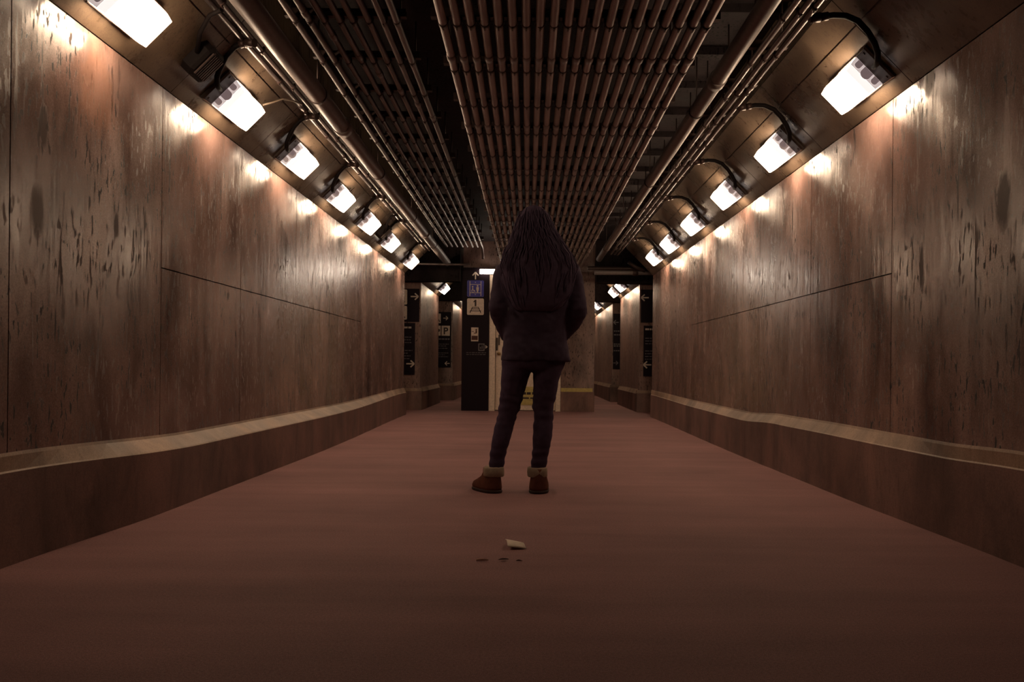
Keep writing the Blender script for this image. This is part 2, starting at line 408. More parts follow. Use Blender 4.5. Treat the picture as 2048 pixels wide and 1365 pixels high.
mb = MB(); mb.prism(rrect(-1.004, -.73, 1.566, 1.834, .02), YP - .012, YP); tw = mb.build('track_tile', M['white'], pil); tw['label'] = 'white platform one tile'
mb = MB(); mb.prism([(-.880, 1.708), (-.852, 1.708), (-.852, 1.812), (-.872, 1.812), (-.898, 1.790), (-.898, 1.768), (-.880, 1.780)], yt - .003, yt); mb.build('numeral', M['ink'], tw)
mb = MB()
for a, b_ in (((-.955, 1.60), (-.915, 1.69)), ((-.779, 1.60), (-.82, 1.69))):
    mb.prism([(a[0] - .008, a[1]), (a[0] + .008, a[1]), (b_[0] + .006, b_[1]), (b_[0] - .006, b_[1])], yt - .003, yt)
for z, w in ((1.685, .055), (1.658, .07), (1.625, .092)): mb.box(-.867 - w, -.867 + w, yt - .0036, yt, z, z + .011)
mb.build('track_symbol', M['ink'], tw)
mb = MB(); mb.box(-.933, -.816, YP - .006, YP, 1.135, 1.36); nt_ = mb.build('notice', M['white'], pil)
mb = MB(); mb.box(-.925, -.89, YP - .008, YP - .006, 1.29, 1.30); mb.prism(disc(-.85, 1.325, .013), YP - .008, YP - .006); mb.box(-.862, -.838, YP - .0085, YP - .006, 1.265, 1.312); mb.box(-.89, -.855, YP - .0088, YP - .006, 1.262, 1.274); mb.box(-.925, -.825, YP - .008, YP - .006, 1.155, 1.225); mb.build('notice_print', M['leaf'], nt_)
mb = MB()
for q in (rrect(-.816, -.712, .98, 1.10, .008),): mb.prism(q, YP - .003, YP)
lf = mb.build('small_lift_symbol', M['dimprint'], pil)
mb = MB(); mb.box(-.80, -.728, YP - .005, YP - .003, .998, 1.082); mb.build('symbol_ground', M['navy'], lf)
mb = MB(); mb.prism(disc(-.752, 1.062, .007), YP - .008, YP - .005); mb.box(-.76, -.744, YP - .008, YP - .005, 1.012, 1.052); mb.box(-.788, -.772, YP - .008, YP - .005, 1.012, 1.045); mb.build('symbol_figures', M['dimprint'], lf)
mb = MB(); mb.prism([(-.697, 1.075), (-.66, 1.045), (-.697, 1.015)], YP - .003, YP); mb.build('triangle', M['print'], pil)
lines(-1.01, -.66, YP, [(.945, .97), (.915, .9)], M['dimprint'], pil, .009)

def board(x0, x1, z0, z1, y, label, th=.02):
    mb = MB(); mb.box(x0, x1, y - th, y, z0, z1); return tag(mb.build('direction_sign', M['navy']), label, 'sign')
YL = 14.07
s = board(-2.35, -1.80, 1.45, 1.995, YL, 'dark arrow sign with white pictogram tiles, higher board left of the pillar')
arrow(-1.88, 1.866, YL - .02, 'R', .125, M['print'], s)
for z0, z1 in ((1.733, 1.98), (1.485, 1.71)):
    mb = MB(); mb.prism(rrect(-2.245, -2.0, z0, z1, .02), YL - .026, YL - .02); t = mb.build('pictogram_tile', M['white'], s)
    mb = MB()
    if z0 > 1.7: mb.prism([(-2.19, 1.76), (-2.05, 1.76), (-2.03, 1.775), (-2.10, 1.87), (-2.12, 1.87), (-2.075, 1.80), (-2.19, 1.80)], YL - .029, YL - .026)
    else:
        mb.prism([(-2.12 + .075*math.cos(R(a)), 1.62 + .06*math.sin(R(a))) for a in range(0, 361, 20)], YL - .029, YL - .026); mb.box(-2.06, -2.03, YL - .029, YL - .026, 1.51, 1.535)
    mb.build('pictogram', M['ink'], t)
s = board(-2.30, -1.866, .577, 1.43, YL, 'narrow dark text board with right arrow, lower board left of the pillar')
lines(-2.2, -1.90, YL - .02, [(1.34, .98)], M['print'], s, .03)
lines(-2.2, -1.89, YL - .02, [(1.19, .95), (1.145, .85), (1.10, .9), (.97, .95), (.925, .7), (.88, .85), (.835, .8)], M['dimprint'], s)
arrow(-1.94, .758, YL - .02, 'R', .13, M['print'], s)
YM = 18.27
s = board(-1.98, -1.652, .703, 1.885, YM, 'dark parking sign with a letter P tile on the far wall left of the pillar')
arrow(-1.772, 1.753, YM - .02, 'R', .10, M['print'], s)
for (x0, x1, z0, z1) in ((-2.1 + .13, -1.875, 1.645, 1.848), (-1.97, -1.875, 1.377, 1.59), (-1.856, -1.679, 1.377, 1.59)):
    mb = MB(); mb.box(x0, x1, YM - .026, YM - .02, z0, z1); t = mb.build('pictogram_tile', M['white'], s)
    if x0 > -1.9: text('letter', 'P', .2, -1.768, 1.412, YM - .027, M['ink'], t)
    elif z0 < 1.5:
        mb = MB(); mb.prism(disc(-1.925, 1.49, .035), YM - .029, YM - .026); mb.box(-1.96, -1.935, YM - .029, YM - .026, 1.53, 1.56); mb.build('pictogram', M['ink'], t)
    else:
        mb = MB(); mb.prism([(-1.965, 1.79), (-1.95, 1.79), (-1.885, 1.67), (-1.90, 1.66)], YM - .029, YM - .026); mb.build('pictogram', M['ink'], t)
lines(-1.95, -1.67, YM - .02, [(1.29, .95)], M['dimprint'], s, .03)
lines(-1.95, -1.67, YM - .02, [(1.19, .9), (1.15, .7), (1.10, .8), (1.0, .9), (.96, .6), (.92, .85)], M['dimprint'], s)
arrow(-1.727, .785, YM - .02, 'L', .10, M['print'], s)
s = board(1.85, 2.4, 1.476, 2.019, YL, 'dark left arrow sign, higher board right of the passage')
arrow(1.915, 1.885, YL - .02, 'L', .125, M['print'], s)
s = board(1.90, 2.3, .592, 1.425, YL, 'narrow dark text board with left arrow, lower board right of the passage')
lines(1.925, 2.25, YL - .02, [(1.35, .98)], M['print'], s, .03)
lines(1.925, 2.25, YL - .02, [(1.21, .95), (1.165, .85), (1.12, .9), (1.0, .95), (.955, .7), (.91, .85), (.865, .8)], M['dimprint'], s)
arrow(1.965, .78, YL - .02, 'L', .13, M['print'], s)
s = board(1.815, 2.1, .707, 1.885, YM, 'dark sign with small arrows on the far wall right of the door')
arrow(1.875, 1.70, YM - .02, 'L', .11, M['dimprint'], s); arrow(1.875, .83, YM - .02, 'R', .10, M['dimprint'], s)
lines(1.83, 2.05, YM - .02, [(1.5, .9), (1.42, .8), (1.22, .9), (1.18, .7), (1.08, .8)], M['dimprint'], s, .025)
# framed notice at the far end of the right passage
mb = MB(); mb.box(1.66, 1.95, 23.95, 24.0, 1.36, 1.66); s = tag(mb.build('framed_notice', M['white']), 'small white framed notice at the far end of the right passage', 'notice')
mb = MB(); mb.box(1.72, 1.89, 23.945, 23.95, 1.42, 1.6); mb.build('notice_sheet', M['ink'], s)
mb = MB(); mb.box(1.66, 1.95, 23.96, 24.0, 1.72, 2.06); tag(mb.build('notice_board', M['navy']), 'dark board above the framed notice at the far end', 'notice')

# ------------------------------------------------------------------ lamps on the coves
def lamp_meshes():
    D = {}
    mb = MB(); mb.frustum((-.105, .105, -.31, -.196, 0), (-.105, .105, -.31, -.196, .012)); mb.frustum((-.105, .105, -.31, -.196, .012), (-.098, .098, -.30, -.20, .02)); mb.box(-.1, .1, -.1962, .20, 0, .014)
    D['housing'] = mb.mesh('housing')
    mb = MB(); mb.box(.0962, .1, -.19, -.002, .014, .019); D['clip'] = mb.mesh('clip')      # rail along the lens flange
    def yb(n): return -.19 + (n - .015)*.14           # the near end leans inwards with height
    a, b_, t = .058, .094, .102
    mb = MB(); mb.frustum((-.095, .095, yb(.015) + .012, .19, .015), (-.089, .089, yb(a) + .004, .187, a)); mb.frustum((-.089, .089, yb(a) + .004, .187, a), (-.080, .080, yb(b_) + .004, .183, b_)); mb.frustum((-.080, .080, yb(b_) + .004, .183, b_), (-.068, .068, -.160, .17, t)); mb.m = [1]*len(mb.m); mb.m[13] = 0; D['lens'] = mb.mesh('lens')
    mb = MB()
    for k in (-1, 1): mb.add([(k*x, y, n) for x, y, n in ((.0965, .02, .014), (.0965, .192, .014), (.091, .191, .046), (.091, .02, .046), (.0995, .02, .014), (.0995, .192, .014), (.094, .191, .046), (.094, .02, .046))], [(0,1,2,3),(4,5,6,7),(0,1,5,4),(1,2,6,5),(2,3,7,6),(3,0,4,7)])
    mb.add([(k*x, y, n) for y, n, x in ((.1925, .014, .0995), (.1915, .046, .094), (.1955, .014, .0995), (.1945, .046, .094)) for k in (-1, 1)], [(0,1,3,2),(4,5,7,6),(0,1,5,4),(2,3,7,6),(0,2,6,4),(1,3,7,5)])
    D['added_light_skirt'] = mb.mesh('added_light_skirt')  # added plates, hidden edge-on, that shape the lens light falling on the cove
    mb = MB()
    mb.add([(x, yb(n) + d, n) for x, n, d in ((-.089, a, 0), (.089, a, 0), (.080, b_ - .0005, 0), (-.080, b_ - .0005, 0), (-.089, a, .003), (.089, a, .003), (.080, b_ - .0005, .003), (-.080, b_ - .0005, .003))], [(0,1,2,3),(4,5,6,7),(0,1,5,4),(1,2,6,5),(2,3,7,6),(3,0,4,7)]); D['lens_front'] = mb.mesh('lens_front')
    mb = MB(); mb.add([(x, yb(n) + d, n) for x, n, d in ((-.095, .015, 0), (.095, .015, 0), (.089, a - .0005, 0), (-.089, a - .0005, 0), (-.095, .015, .011), (.095, .015, .011), (.089, a - .0005, .003), (-.089, a - .0005, .003))], [(0,1,2,3),(4,5,6,7),(0,1,5,4),(1,2,6,5),(2,3,7,6),(3,0,4,7)]); D['lens_end'] = mb.mesh('lens_end')
    for nm, w, l in (('lamp_holder', .017, .036), ('lamp_holder_wide', .028, .044)):
        z = .018; pts = [(-w, z), (w, z), (w, z + l*.6)] + [(w*math.cos(R(q)), z + l*.6 + w*.7*math.sin(R(q))) for q in range(20, 180, 20)] + [(-w, z + l*.6)]
        n = len(pts); mb = MB(); mb.add([(p[0], yb(p[1]) - .001, p[1]) for p in pts] + [(p[0], yb(p[1]) - .005, p[1]) for p in pts], [tuple(range(n)), tuple(range(n, 2*n))] + [(i, (i+1) % n, n + (i+1) % n, n + i) for i in range(n)])
        D[nm] = mb.mesh('lamp_holder')
    mb = MB(); mb.tube([(0, 0, 0), (0, 0, .006)], .007, 10); D['screw'] = mb.mesh('screw')
    for k, m in (('housing', 'housing'), ('clip', 'housing'), ('lens', 'lens'), ('added_light_skirt', 'housing'), ('lens_front', 'lensfront'), ('lens_end', 'lensend'), ('lamp_holder', 'socket'), ('lamp_holder_wide', 'socket'), ('screw', 'clamp')): D[k].materials.append(M[m])
    D['lens'].materials.append(M['lensside'])
    return D
LM = lamp_meshes()
def make_lamp():
    r = empty('tunnel_lamp', (0, 0, 0), 'x', 'lamp')
    link('housing', LM['housing'], None, r); link('lens_clip', LM['clip'], None, r); link('lens_clip', LM['clip'], None, r, (-.1962, 0, 0))
    le = link('lens', LM['lens'], None, r); le['label'] = 'glowing white lens'
    link('added_light_skirt', LM['added_light_skirt'], None, r); link('lens_front', LM['lens_front'], None, le)
    e = link('lens_end', LM['lens_end'], None, r); e['label'] = 'dimmer pinkish end of the lens'
    for x, k in ((-.056, 'lamp_holder'), (.0, 'lamp_holder_wide'), (.058, 'lamp_holder')): link('lamp_holder', LM[k], None, e, (x, 0, 0))
    for x in (-.08, .08): link('screw', LM['screw'], None, r, (x, -.27, .018))
    return r
proto = make_lamp(); used = [False]
def place_lamp(sgn, X, yc, label, group):
    o = proto if not used[0] else copy_tree(proto); used[0] = True
    t = .135; o.location = (sgn*(X - t) - sgn*.0007, yc, WT + t - .0007)
    o.rotation_euler = (0, R(135 if sgn < 0 else 225), 0)
    o['label'] = label; o['category'] = 'lamp'; o['group'] = group
    return o
LY = [3.57, 4.90, 6.21, 7.58, 8.92, 10.3, 12.1]
RY = [4.46, 5.84, 7.28, 8.75, 10.16, 11.4]
for i, y in enumerate(LY):
    place_lamp(-1, 1.84, y, 'lit white lamp on the left sloping cove, ' + ('nearest and cut by the picture edge' if i == 0 else '%s from the near end of its row' % ORD[i]), 'lamps along the left cove')
for i, y in enumerate(RY):
    place_lamp(1, 1.84, y, 'lit white lamp on the right sloping cove, %s from the near end of its row' % ORD[i], 'lamps along the right cove')
place_lamp(-1, 1.78, 16.3, 'small lit lamp seen through the opening left of the navy pillar', 'lamps in the far passages')
for y, X, lb in ((15.45, 1.83, 'upper nearer lamp seen through the opening right of the door'), (16.7, 1.83, 'second lamp inside the passage right of the door'), (20.3, 1.80, 'third lamp deep in the passage right of the door'), (22.6, 1.80, 'deepest and smallest lamp in the passage right of the door')):
    place_lamp(1, X, y, lb, 'lamps in the far passages')
place_lamp(-1, 1.62, 20.4, 'lamp deep in the left passage behind the navy pillar', 'lamps in the far passages')

# cables that feed the lamps
def arc_cable(sgn, yh, label, group, drop=0):
    mb = MB(); pts = [(1.318, 1.655, -.14), (1.36, 1.66, -.14), (1.42, 1.672, -.135), (1.48, 1.672, -.13), (1.54, 1.65, -.125), (1.59, 1.605, -.115), (1.63, 1.555, -.10), (1.655, 1.52, -.075), (1.665, 1.495, -.05), (1.672, 1.485, -.02), (1.675, 1.485, .02)]
    if sgn < 0: pts = [(1.45, 1.675, -.15)] + [(max(p[0], 1.46) if i < 3 else p[0] + .02*(1 - i/10), p[1] + (.0 if i > 5 else .012), p[2]) for i, p in enumerate(pts) if i > 2] 
    path = [(sgn*x, yh + dy, CAMZ + z) for x, z, dy in pts]
    mb.tube(path, .0145, 12)
    cb = mb.build('flexible_cable', M['cable']); tag(cb, label, 'cable', group)
    fm = MB(); a, b_, c = Vector(path[0]), Vector(path[1]), Vector(path[2])
    fm.tube([a + (a - b_)*.3, a + (b_ - a)*.9], .023, 12); fm.tube([b_, b_ + (c - b_)*.55], .02, 12); fm.build('cable_gland', M['clamp'], cb)
for i, y in enumerate(LY): 
    if i: arc_cable(-1, y - .31, 'black flexible cable curving to the %s lamp on the left cove' % ORD[i], 'cables to the left lamps')
for i, y in enumerate(RY): arc_cable(1, y - .31, 'black flexible cable curving to the %s lamp on the right cove' % ORD[i], 'cables to the right lamps')
mb = MB(); mb.tube([(-1.625, 5.18, CAMZ + 1.578), (-1.585, 5.21, CAMZ + 1.60), (-1.53, 5.26, CAMZ + 1.64), (-1.49, 5.34, CAMZ + 1.655), (-1.462, 5.45, CAMZ + 1.665)], .006, 8)
tag(mb.build('thin_cable', M['greycable']), 'thin pale cable leaving the far end of the second left lamp', 'cable')
def slot_box(y, label, loop):
    r = empty('slotted_box', (-(1.84 - .165), y, WT + .165), label, 'box'); r.rotation_euler = (0, R(135), 0)
    w, c = .092, .03; o8 = [(-w, -w + c), (-w + c, -w), (w - c, -w), (w, -w + c), (w, w - c), (w - c, w), (-w + c, w), (-w, w - c)]
    mb = MB(); mb.loft([[(p[0], p[1], 0) for p in o8], [(p[0], p[1], .055) for p in o8], [(p[0]*.88, p[1]*.88, .07) for p in o8]], smooth=False); mb.build('case', M['cable'], r)
    mb = MB()
    for k in range(7): mb.box(-.068, .068, -.066 + k*.02, -.056 + k*.02, .07, .077)
    mb.build('grille', M['clamp'], r)
    for q in ((-.07, -.05), (.07, .05)):
        m2 = MB(); m2.tube([(q[0], q[1], .069), (q[0], q[1], .075)], .006, 8); m2.build('screw', M['clamp'], r)
slot_box(4.30, 'dark slotted octagonal box between the first two left lamps', 0)
slot_box(9.68, 'small dark slotted box beside the far left lamps', 1)
mb = MB(); mb.tube([(-1.46, 4.02, CAMZ + 1.67), (-1.53, 4.06, CAMZ + 1.66), (-1.60, 4.12, CAMZ + 1.60), (-1.645, 4.20, CAMZ + 1.535)], .011, 10)
tag(mb.build('flexible_cable', M['cable']), 'black cable running to the slotted box between the first two left lamps', 'cable')
mb = MB(); mb.tube([(-1.46, 9.48, CAMZ + 1.68), (-1.53, 9.45, CAMZ + 1.66), (-1.575, 9.45, CAMZ + 1.59), (-1.60, 9.5, CAMZ + 1.53), (-1.63, 9.585, CAMZ + 1.50)], .012, 10)
tag(mb.build('flexible_cable', M['cable']), 'black looped cable at the small slotted box among the far left lamps', 'cable')

# ------------------------------------------------------------------ conduits under the slab
STRUT = [-.30 + .60*k for k in range(22)]      # stations of the cross struts
STRUT = [y for y in STRUT if y < 12.6]
def conduit(x, z, r, ya, yb, label, group, clamps, coup=None, name='conduit', mat='pipe', clamp_mesh=None, bend=None, n=12):
    mb = MB(); path = [(x, ya, z), (x, (ya + yb)/2, z), (x, yb, z)]
    path = [(x + .0025*noise.noise((x*9, y, 1)), y, z + .004*noise.noise((x*7, y*.8, 3))) for y in [ya + (yb - ya)*k/14 for k in range(15)]]
    if bend: path += [(x + bx, yb + by, z + bz) for bx, by, bz in bend]
    mb.tube(path, r, n); o = tag(mb.build(name, M[mat]), label, 'pipe', group)
    for y in clamps: link('pipe_clamp', clamp_mesh, None, o, (x, y, z))
    for y in (coup or []): link('coupling', coup_mesh(r), None, o, (x, y, z))
    return o
_cm = {}
def clamp_of(r):
    if r in _cm: return _cm[r]
    mb = MB()
    ring = [[((r + .0018)*math.cos(2*math.pi*k/12), y, (r + .0018)*math.sin(2*math.pi*k/12)) for k in range(12)] for y in (-.016, .016)]
    mb.loft(ring); mb.box(-r - .004, -r + .004, -.012, .012, 0, r + .004); mb.box(r - .004, r + .004, -.012, .012, 0, r + .004); mb.box(-.004, .004, -.014, .014, -r - .008, -r)
    me = mb.mesh('pipe_clamp'); me.materials.append(M['clamp']); _cm[r] = me; return me
_cp = {}
def coup_mesh(r):
    if r in _cp: return _cp[r]
    mb = MB(); mb.loft([[(q*math.cos(2*math.pi*k/14), y, q*math.sin(2*math.pi*k/14)) for k in range(14)] for y, q in ((-.035, r + .001), (-.032, r + .0035), (.032, r + .0035), (.035, r + .001))])
    me = mb.mesh('coupling'); me.materials.append(M['pipe']); _cp[r] = me; return me
ZR = CAMZ + 1.55 + .021
for k in range(20):
    x = -.403 + .0633*k
    lab = 'grey steel conduit of the central ceiling rack, ' + ('outermost on its left edge' if k == 0 else 'outermost on its right edge' if k == 19 else '%s counted from its left edge' % ORD[k])
    conduit(x, ZR, .021, .4, 13.35, lab, 'conduits of the central ceiling rack', [y for y in STRUT if y > .5], [y - .18 for i, y in enumerate(STRUT) if i % 2 == 0 and y > .8], clamp_mesh=clamp_of(.021), mat='rackpipe')
ZL = CAMZ + 1.80 + .018
LX = [x*1.09 for x in (-1.142, -1.072, -1.002, -.925, -.862, -.785, -.715, -.652)]
for k, x in enumerate(LX):
    bend = None
    if k == 7: bend = [(.0, .10, -.005), (.002, .2, -.03), (.004, .27, -.09), (.005, .29, -.17)]
    conduit(x, ZL, .018, .4, 12.9 if k < 7 else 12.75, 'dark steel conduit of the ceiling bundle left of the rack, %s from the big pipe' % ORD[k], 'conduits left of the central rack', [y for y in STRUT if y > .5], [4.1 + .3*k], clamp_mesh=clamp_of(.018), bend=bend)
ZS = CAMZ + 1.66
for k, (x, z, r) in enumerate(((1.295, ZS, .015), (1.255, ZS + .01, .015), (1.200, ZS + .015, .016))):
    conduit(x, z, r, .4, 12.5, 'slim conduit over the right lamps, %s counted from the cove' % ORD[k], 'slim conduits above the right lamps', [y + .08*k for y in STRUT if y > .5], [5.0 + k, 8.3 + k], clamp_mesh=clamp_of(r))
for k, (x, z) in enumerate(((-1.505, CAMZ + 1.695), (-1.452, CAMZ + 1.695))):
    conduit(x, z, .014, .4, 12.4, 'slim conduit over the left lamps, ' + ('the one nearest the cove' if k == 0 else 'the one nearest the big pipe'), 'slim conduits above the left lamps', [y + .1*k for y in STRUT if y > .5], [5.6 + k, 9], clamp_mesh=clamp_of(.014))
# the two larger pipes
def big_pipe(x, z, r, yb, label, joints, bands):
    mb = MB(); mb.tube([(x, y, z) for y in (.2, 3, 6, 9, yb)], r, 28); o = tag(mb.build('large_pipe', M['bigpipe']), label, 'pipe')
    for y in joints:
        m = MB(); m.loft([[(x + q*math.cos(2*math.pi*k/28), y + dy, z + q*math.sin(2*math.pi*k/28)) for k in range(28)] for dy, q in ((-.05, r + .001), (-.045, r + .007), (.045, r + .007), (.05, r + .001))]); m.build('coupling', M['bigpipe'], o)
    for y in bands:
        m = MB(); m.loft([[(x + (r + .004)*math.cos(2*math.pi*k/28), y + dy, z + (r + .004)*math.sin(2*math.pi*k/28)) for k in range(28)] for dy in (-.012, .012)]); m.tube([(x, y, z + r), (x, y, SLAB)], .005, 8); m.build('hanger', M['strut'], o)
big_pipe(-1.30, CAMZ + 1.65, .056, 13.55, 'thick pale grey pipe hung above the left row of lamps', [5.9, 10.6], [3.1, 5.2, 7.3, 9.4, 11.5])
big_pipe(1.068, CAMZ + 1.66, .045, 13.0, 'thick brownish pipe hung above the right row of lamps', [4.9, 9.7], [3.4, 5.5, 7.6, 9.7, 11.8])
# cross struts that carry the racks
for i, y in enumerate(STRUT):
    if y < 1.2: continue
    for (x0, x1, z, nm) in ((-.46, .86, ZR + .0215, 'central conduit rack'), (-1.3, -.66, ZL + .0185, 'left conduit bundle'), (1.15, 1.35, ZS + .033, 'slim right conduits')):
        r = empty('strut_channel', ((x0 + x1)/2, y, z), '%s dark cross strut over the %s, counted from the near end' % (ORD[i - 2], nm), 'strut', 'struts of the ' + nm)
        h = (x1 - x0)/2; mb = MB(); mb.box(-h, h, -.02, .02, .0, .004); mb.box(-h, h, -.02, -.016, .004, .04); mb.box(-h, h, .016, .02, .004, .04); mb.build('channel', M['strut'], r)
        for s in (-1, 1):
            mb = MB(); mb.tube([(s*(h - .03), 0, .0), (s*(h - .03), 0, SLAB - z - (.05 if False else .0))], .005, 8); mb.build('threaded_rod', M['strut'], r)
# services at the crossing
mb = MB(); mb.tube([(1.0, 13.0, 2.172), (1.45, 13.0, 2.174), (2.4, 13.0, 2.178)], .034, 20)
o = tag(mb.build('cross_pipe', M['bigpipe']), 'dark pipe crossing over the opening right of the door', 'pipe')
mb = MB(); mb.tube([(1.58, 13.0, 2.1745), (1.66, 13.0, 2.175)], .042, 20); mb.build('coupling', M['clamp'], o)
mb = MB(); mb.tube([(.9, 13.1, 2.25), (1.5, 13.1, 2.25), (2.4, 13.1, 2.25)], .03, 16); tag(mb.build('cross_pipe', M['strut']), 'blackish pipe just above the crossing pipe right of the door', 'pipe')
mb = MB(); mb.tube([(-2.4, 13.0, 2.275), (-1.72, 13.0, 2.28), (-1.3, 13.08, 2.285), (-.9, 13.1, 2.29)], .018, 12); tag(mb.build('cross_pipe', M['pipe']), 'slim pale pipe crossing behind the end of the big left pipe', 'pipe')
mb = MB(); mb.tube([(1.50, 12.9, 2.33), (1.56, 12.9, 2.29), (1.64, 12.9, 2.24), (1.76, 12.9, 2.20)], .03, 14); tag(mb.build('bent_pipe', M['strut']), 'short bent pipe below the far end of the right cove', 'pipe')
# fluorescent fitting over the door
r = empty('fluorescent_fitting', (-.235, 13.9, 2.268), 'glowing long fluorescent fitting over the white door', 'lamp')
mb = MB(); mb.box(-.56, .56, .02, .10, -.03, .05); mb.build('body', M['door'], r)
mb = MB(); mb.loft([[(x, .025 + .045*(-math.cos(R(a))) - .0, .005 + .04*math.sin(R(a))) for a in range(-80, 81, 20)] for x in (-.565, -.56, .56, .565)]); mb.build('cover', M['tube'], r)
for s in (-1, 1): 
    mb = MB(); mb.box(min(s*.56, s*.57), max(s*.56, s*.57), .02, .10, -.03, .05); mb.build('end_cap', M['door'], r)

# ------------------------------------------------------------------ litter on the floor
mb = MB(); n = 8; v = []
for i in range(n + 1):
    t = i/n; zz = .003 + .016*math.sin(math.pi*t)*(1 - .3*t) + (.006 if i == 0 else 0)
    v += [(-.085 + .075*0 + .012*t + .0, 3.47 - .11*t, zz + .010), (-.02 + .02*t, 3.47 - .10*t, zz*.8)]
mb.add(v, [(2*i, 2*i + 1, 2*i + 3, 2*i + 2) for i in range(n)], 0, True)
o = mb.build('paper_scrap', M['paper']); md = o.modifiers.new('t', 'SOLIDIFY'); md.thickness = .0015; md.offset = 1
tag(o, 'small curled pale paper scrap on the floor in front of the person', 'paper')
mb = MB(); mb.tube([(-.185, 3.155, .005), (-.165, 3.16, .006), (-.14, 3.158, .005)], [.003, .0045, .002], 8); tag(mb.build('twig', M['twig']), 'thin pale splinter on the floor left of the dead leaves', 'twig')
def leaf(x, y, s, a, label):
    mb = MB(); prof = [(-1, 0), (-.6, .25), (-.1, .38), (.4, .26), (1, 0)]; v = []
    for t, w in prof:
        v += [(s*t, s*w, .004 + .006*abs(w)*1.5), (s*t, 0, .003), (s*t, -s*w, .004 + .007*abs(w)*1.5)]
    mb.add(v, [f_ for i in range(4) for f_ in ((3*i, 3*i+1, 3*i+4, 3*i+3), (3*i+1, 3*i+2, 3*i+5, 3*i+4))], 0, True)
    o = mb.build('dead_leaf', M['leaf'], None, (x, y, .001)); o.rotation_euler = (0, 0, a); md = o.modifiers.new('t', 'SOLIDIFY'); md.thickness = .001
    tag(o, label, 'leaf', 'dead leaves on the floor')
leaf(-.084, 3.17, .02, .3, 'larger dark dead leaf on the floor below the paper scrap'); leaf(-.025, 3.15, .012, -.2, 'smaller dark leaf fragment right of the larger dead leaf')

# ------------------------------------------------------------------ the person
PY = 4.92
def pt(px, py):   # outline reading -> metres beside the standing point (348 readings to the metre)
    x = (px - 1056)/347.0; z = (985 - py)/347.0
    return x - .010*(z - .72), z - .0005
per = empty('person', (0, PY, 0), 'person seen from behind with long loose hair, dark jacket, tight trousers and cuffed boots', 'person')
def ring(cx, cy, z, rx, ry, n=28, p=2.3):
    out = []
    for i in range(n):
        a = 2*math.pi*i/n; c, s_ = math.cos(a), math.sin(a)
        out.append((cx + rx*math.copysign(abs(c)**(2/p), c), cy + ry*math.copysign(abs(s_)**(2/p), s_), z))
    return out
def outline_rings(rows, ry, cy=0, p=2.2):
    """rows: (py, px_left, px_right[, depth, cy])"""
    out = []
    for r in rows:
        xl, z = pt(r[1], r[0]); xr, _ = pt(r[2], r[0])
        d = r[3] if len(r) > 3 else ry; c = r[4] if len(r) > 4 else cy
        out.append(ring((xl + xr)/2, c, z, (xr - xl)/2, d, p=p))
    return out
def remeshed(mb, name, mat, parent, voxel, smooth=6, wr=None):
    me = mb.mesh(name + '_src'); o = bpy.data.objects.new(name + '_src', me); COL.objects.link(o)
    m = o.modifiers.new('r', 'REMESH'); m.mode = 'VOXEL'; m.voxel_size = voxel; m.use_smooth_shade = True
    m = o.modifiers.new('s', 'SMOOTH'); m.factor = .5; m.iterations = smooth
    bpy.context.view_layer.update()
    out = bpy.data.meshes.new_from_object(o.evaluated_get(bpy.context.evaluated_depsgraph_get())); bpy.data.objects.remove(o); out.name = name
    if wr:
        out.update(); 
        for v in out.vertices: v.co += Vector(v.normal)*wr(v.co)
    out.materials.clear(); out.polygons.foreach_set('use_smooth', [True]*len(out.polygons))
    return link(name, out, mat, parent)
# body (mostly under the clothes)
b = MB()
hx = pt(1068, 470)[0]
b.ell((hx, .0, 1.545), (.072, .092, .085)); b.ell((hx, .028, 1.475), (.055, .062, .062))                      # skull, jaw
b.tube([(hx, .09, 1.53), (hx, .112, 1.49)], [.008, .014], 10); b.ell((hx, .088, 1.452), (.024, .012, .006))      # nose, lips
for s in (-1, 1): b.ell((hx + s*.074, -.005, 1.52), (.008, .017, .03))
b.tube([(hx, -.01, 1.47), (.04, -.015, 1.33)], [.05, .058], 16)
b.loft([ring(.045, 0, z, rx, ry) for z, rx, ry in ((.80, .11, .08), (.84, .13, .09), (.90, .145, .10), (1.0, .115, .085), (1.12, .13, .095), (1.24, .15, .095), (1.32, .14, .07), (1.36, .07, .05))])
ARM_L = [(-.095, .0, 1.30), (-.14, -.0, 1.16), (-.158, -.012, 1.035), (-.115, .05, .93), (-.055, .10, .87)]
ARM_R = [(.215, .0, 1.30), (.262, -.0, 1.16), (.275, -.012, 1.035), (.222, .05, .93), (.155, .10, .87)]
for arm, s in ((ARM_L, 1), (ARM_R, -1)):
    b.tube(arm, [.044, .038, .032, .028, .022], 14)
    w = Vector(arm[-1]); b.ell(w + Vector((s*.03, .012, -.03)), (.036, .016, .042))
    for k in range(4):
        q = w + Vector((s*(.012 + .016*k), .014, -.065 + .006*k)); l = (.062, .07, .066, .052)[k]
        b.tube([q, q + Vector((s*.012, .008, -l*.5)), q + Vector((s*.02, .0, -l))], [.009, .0085, .007], 8)
    q = w + Vector((s*.06, .016, -.02)); b.tube([q, q + Vector((s*.028, .008, -.018)), q + Vector((s*.036, .008, -.048))], [.011, .010, .008], 8)
for (hxp, kx, ax, tx, s) in ((-.05, -.098, -.183, -.25, -1), (.12, .085, .062, .065, 1)):
    b.tube([(hxp, 0, .80), (hxp*.6 + kx*.4, .005, .62), (kx, .01, .46), (kx*.5 + ax*.5, -.01, .28), (ax, -.01, .10)], [.058, .052, .042, .036, .028], 16)
    b.tube([(ax, -.02, .06), (ax*.5 + tx*.5, .06, .045), (tx, .13, .03)], [.034, .033, .022], 12)
body = remeshed(b, 'body', M['skin'], per, .008, 3)
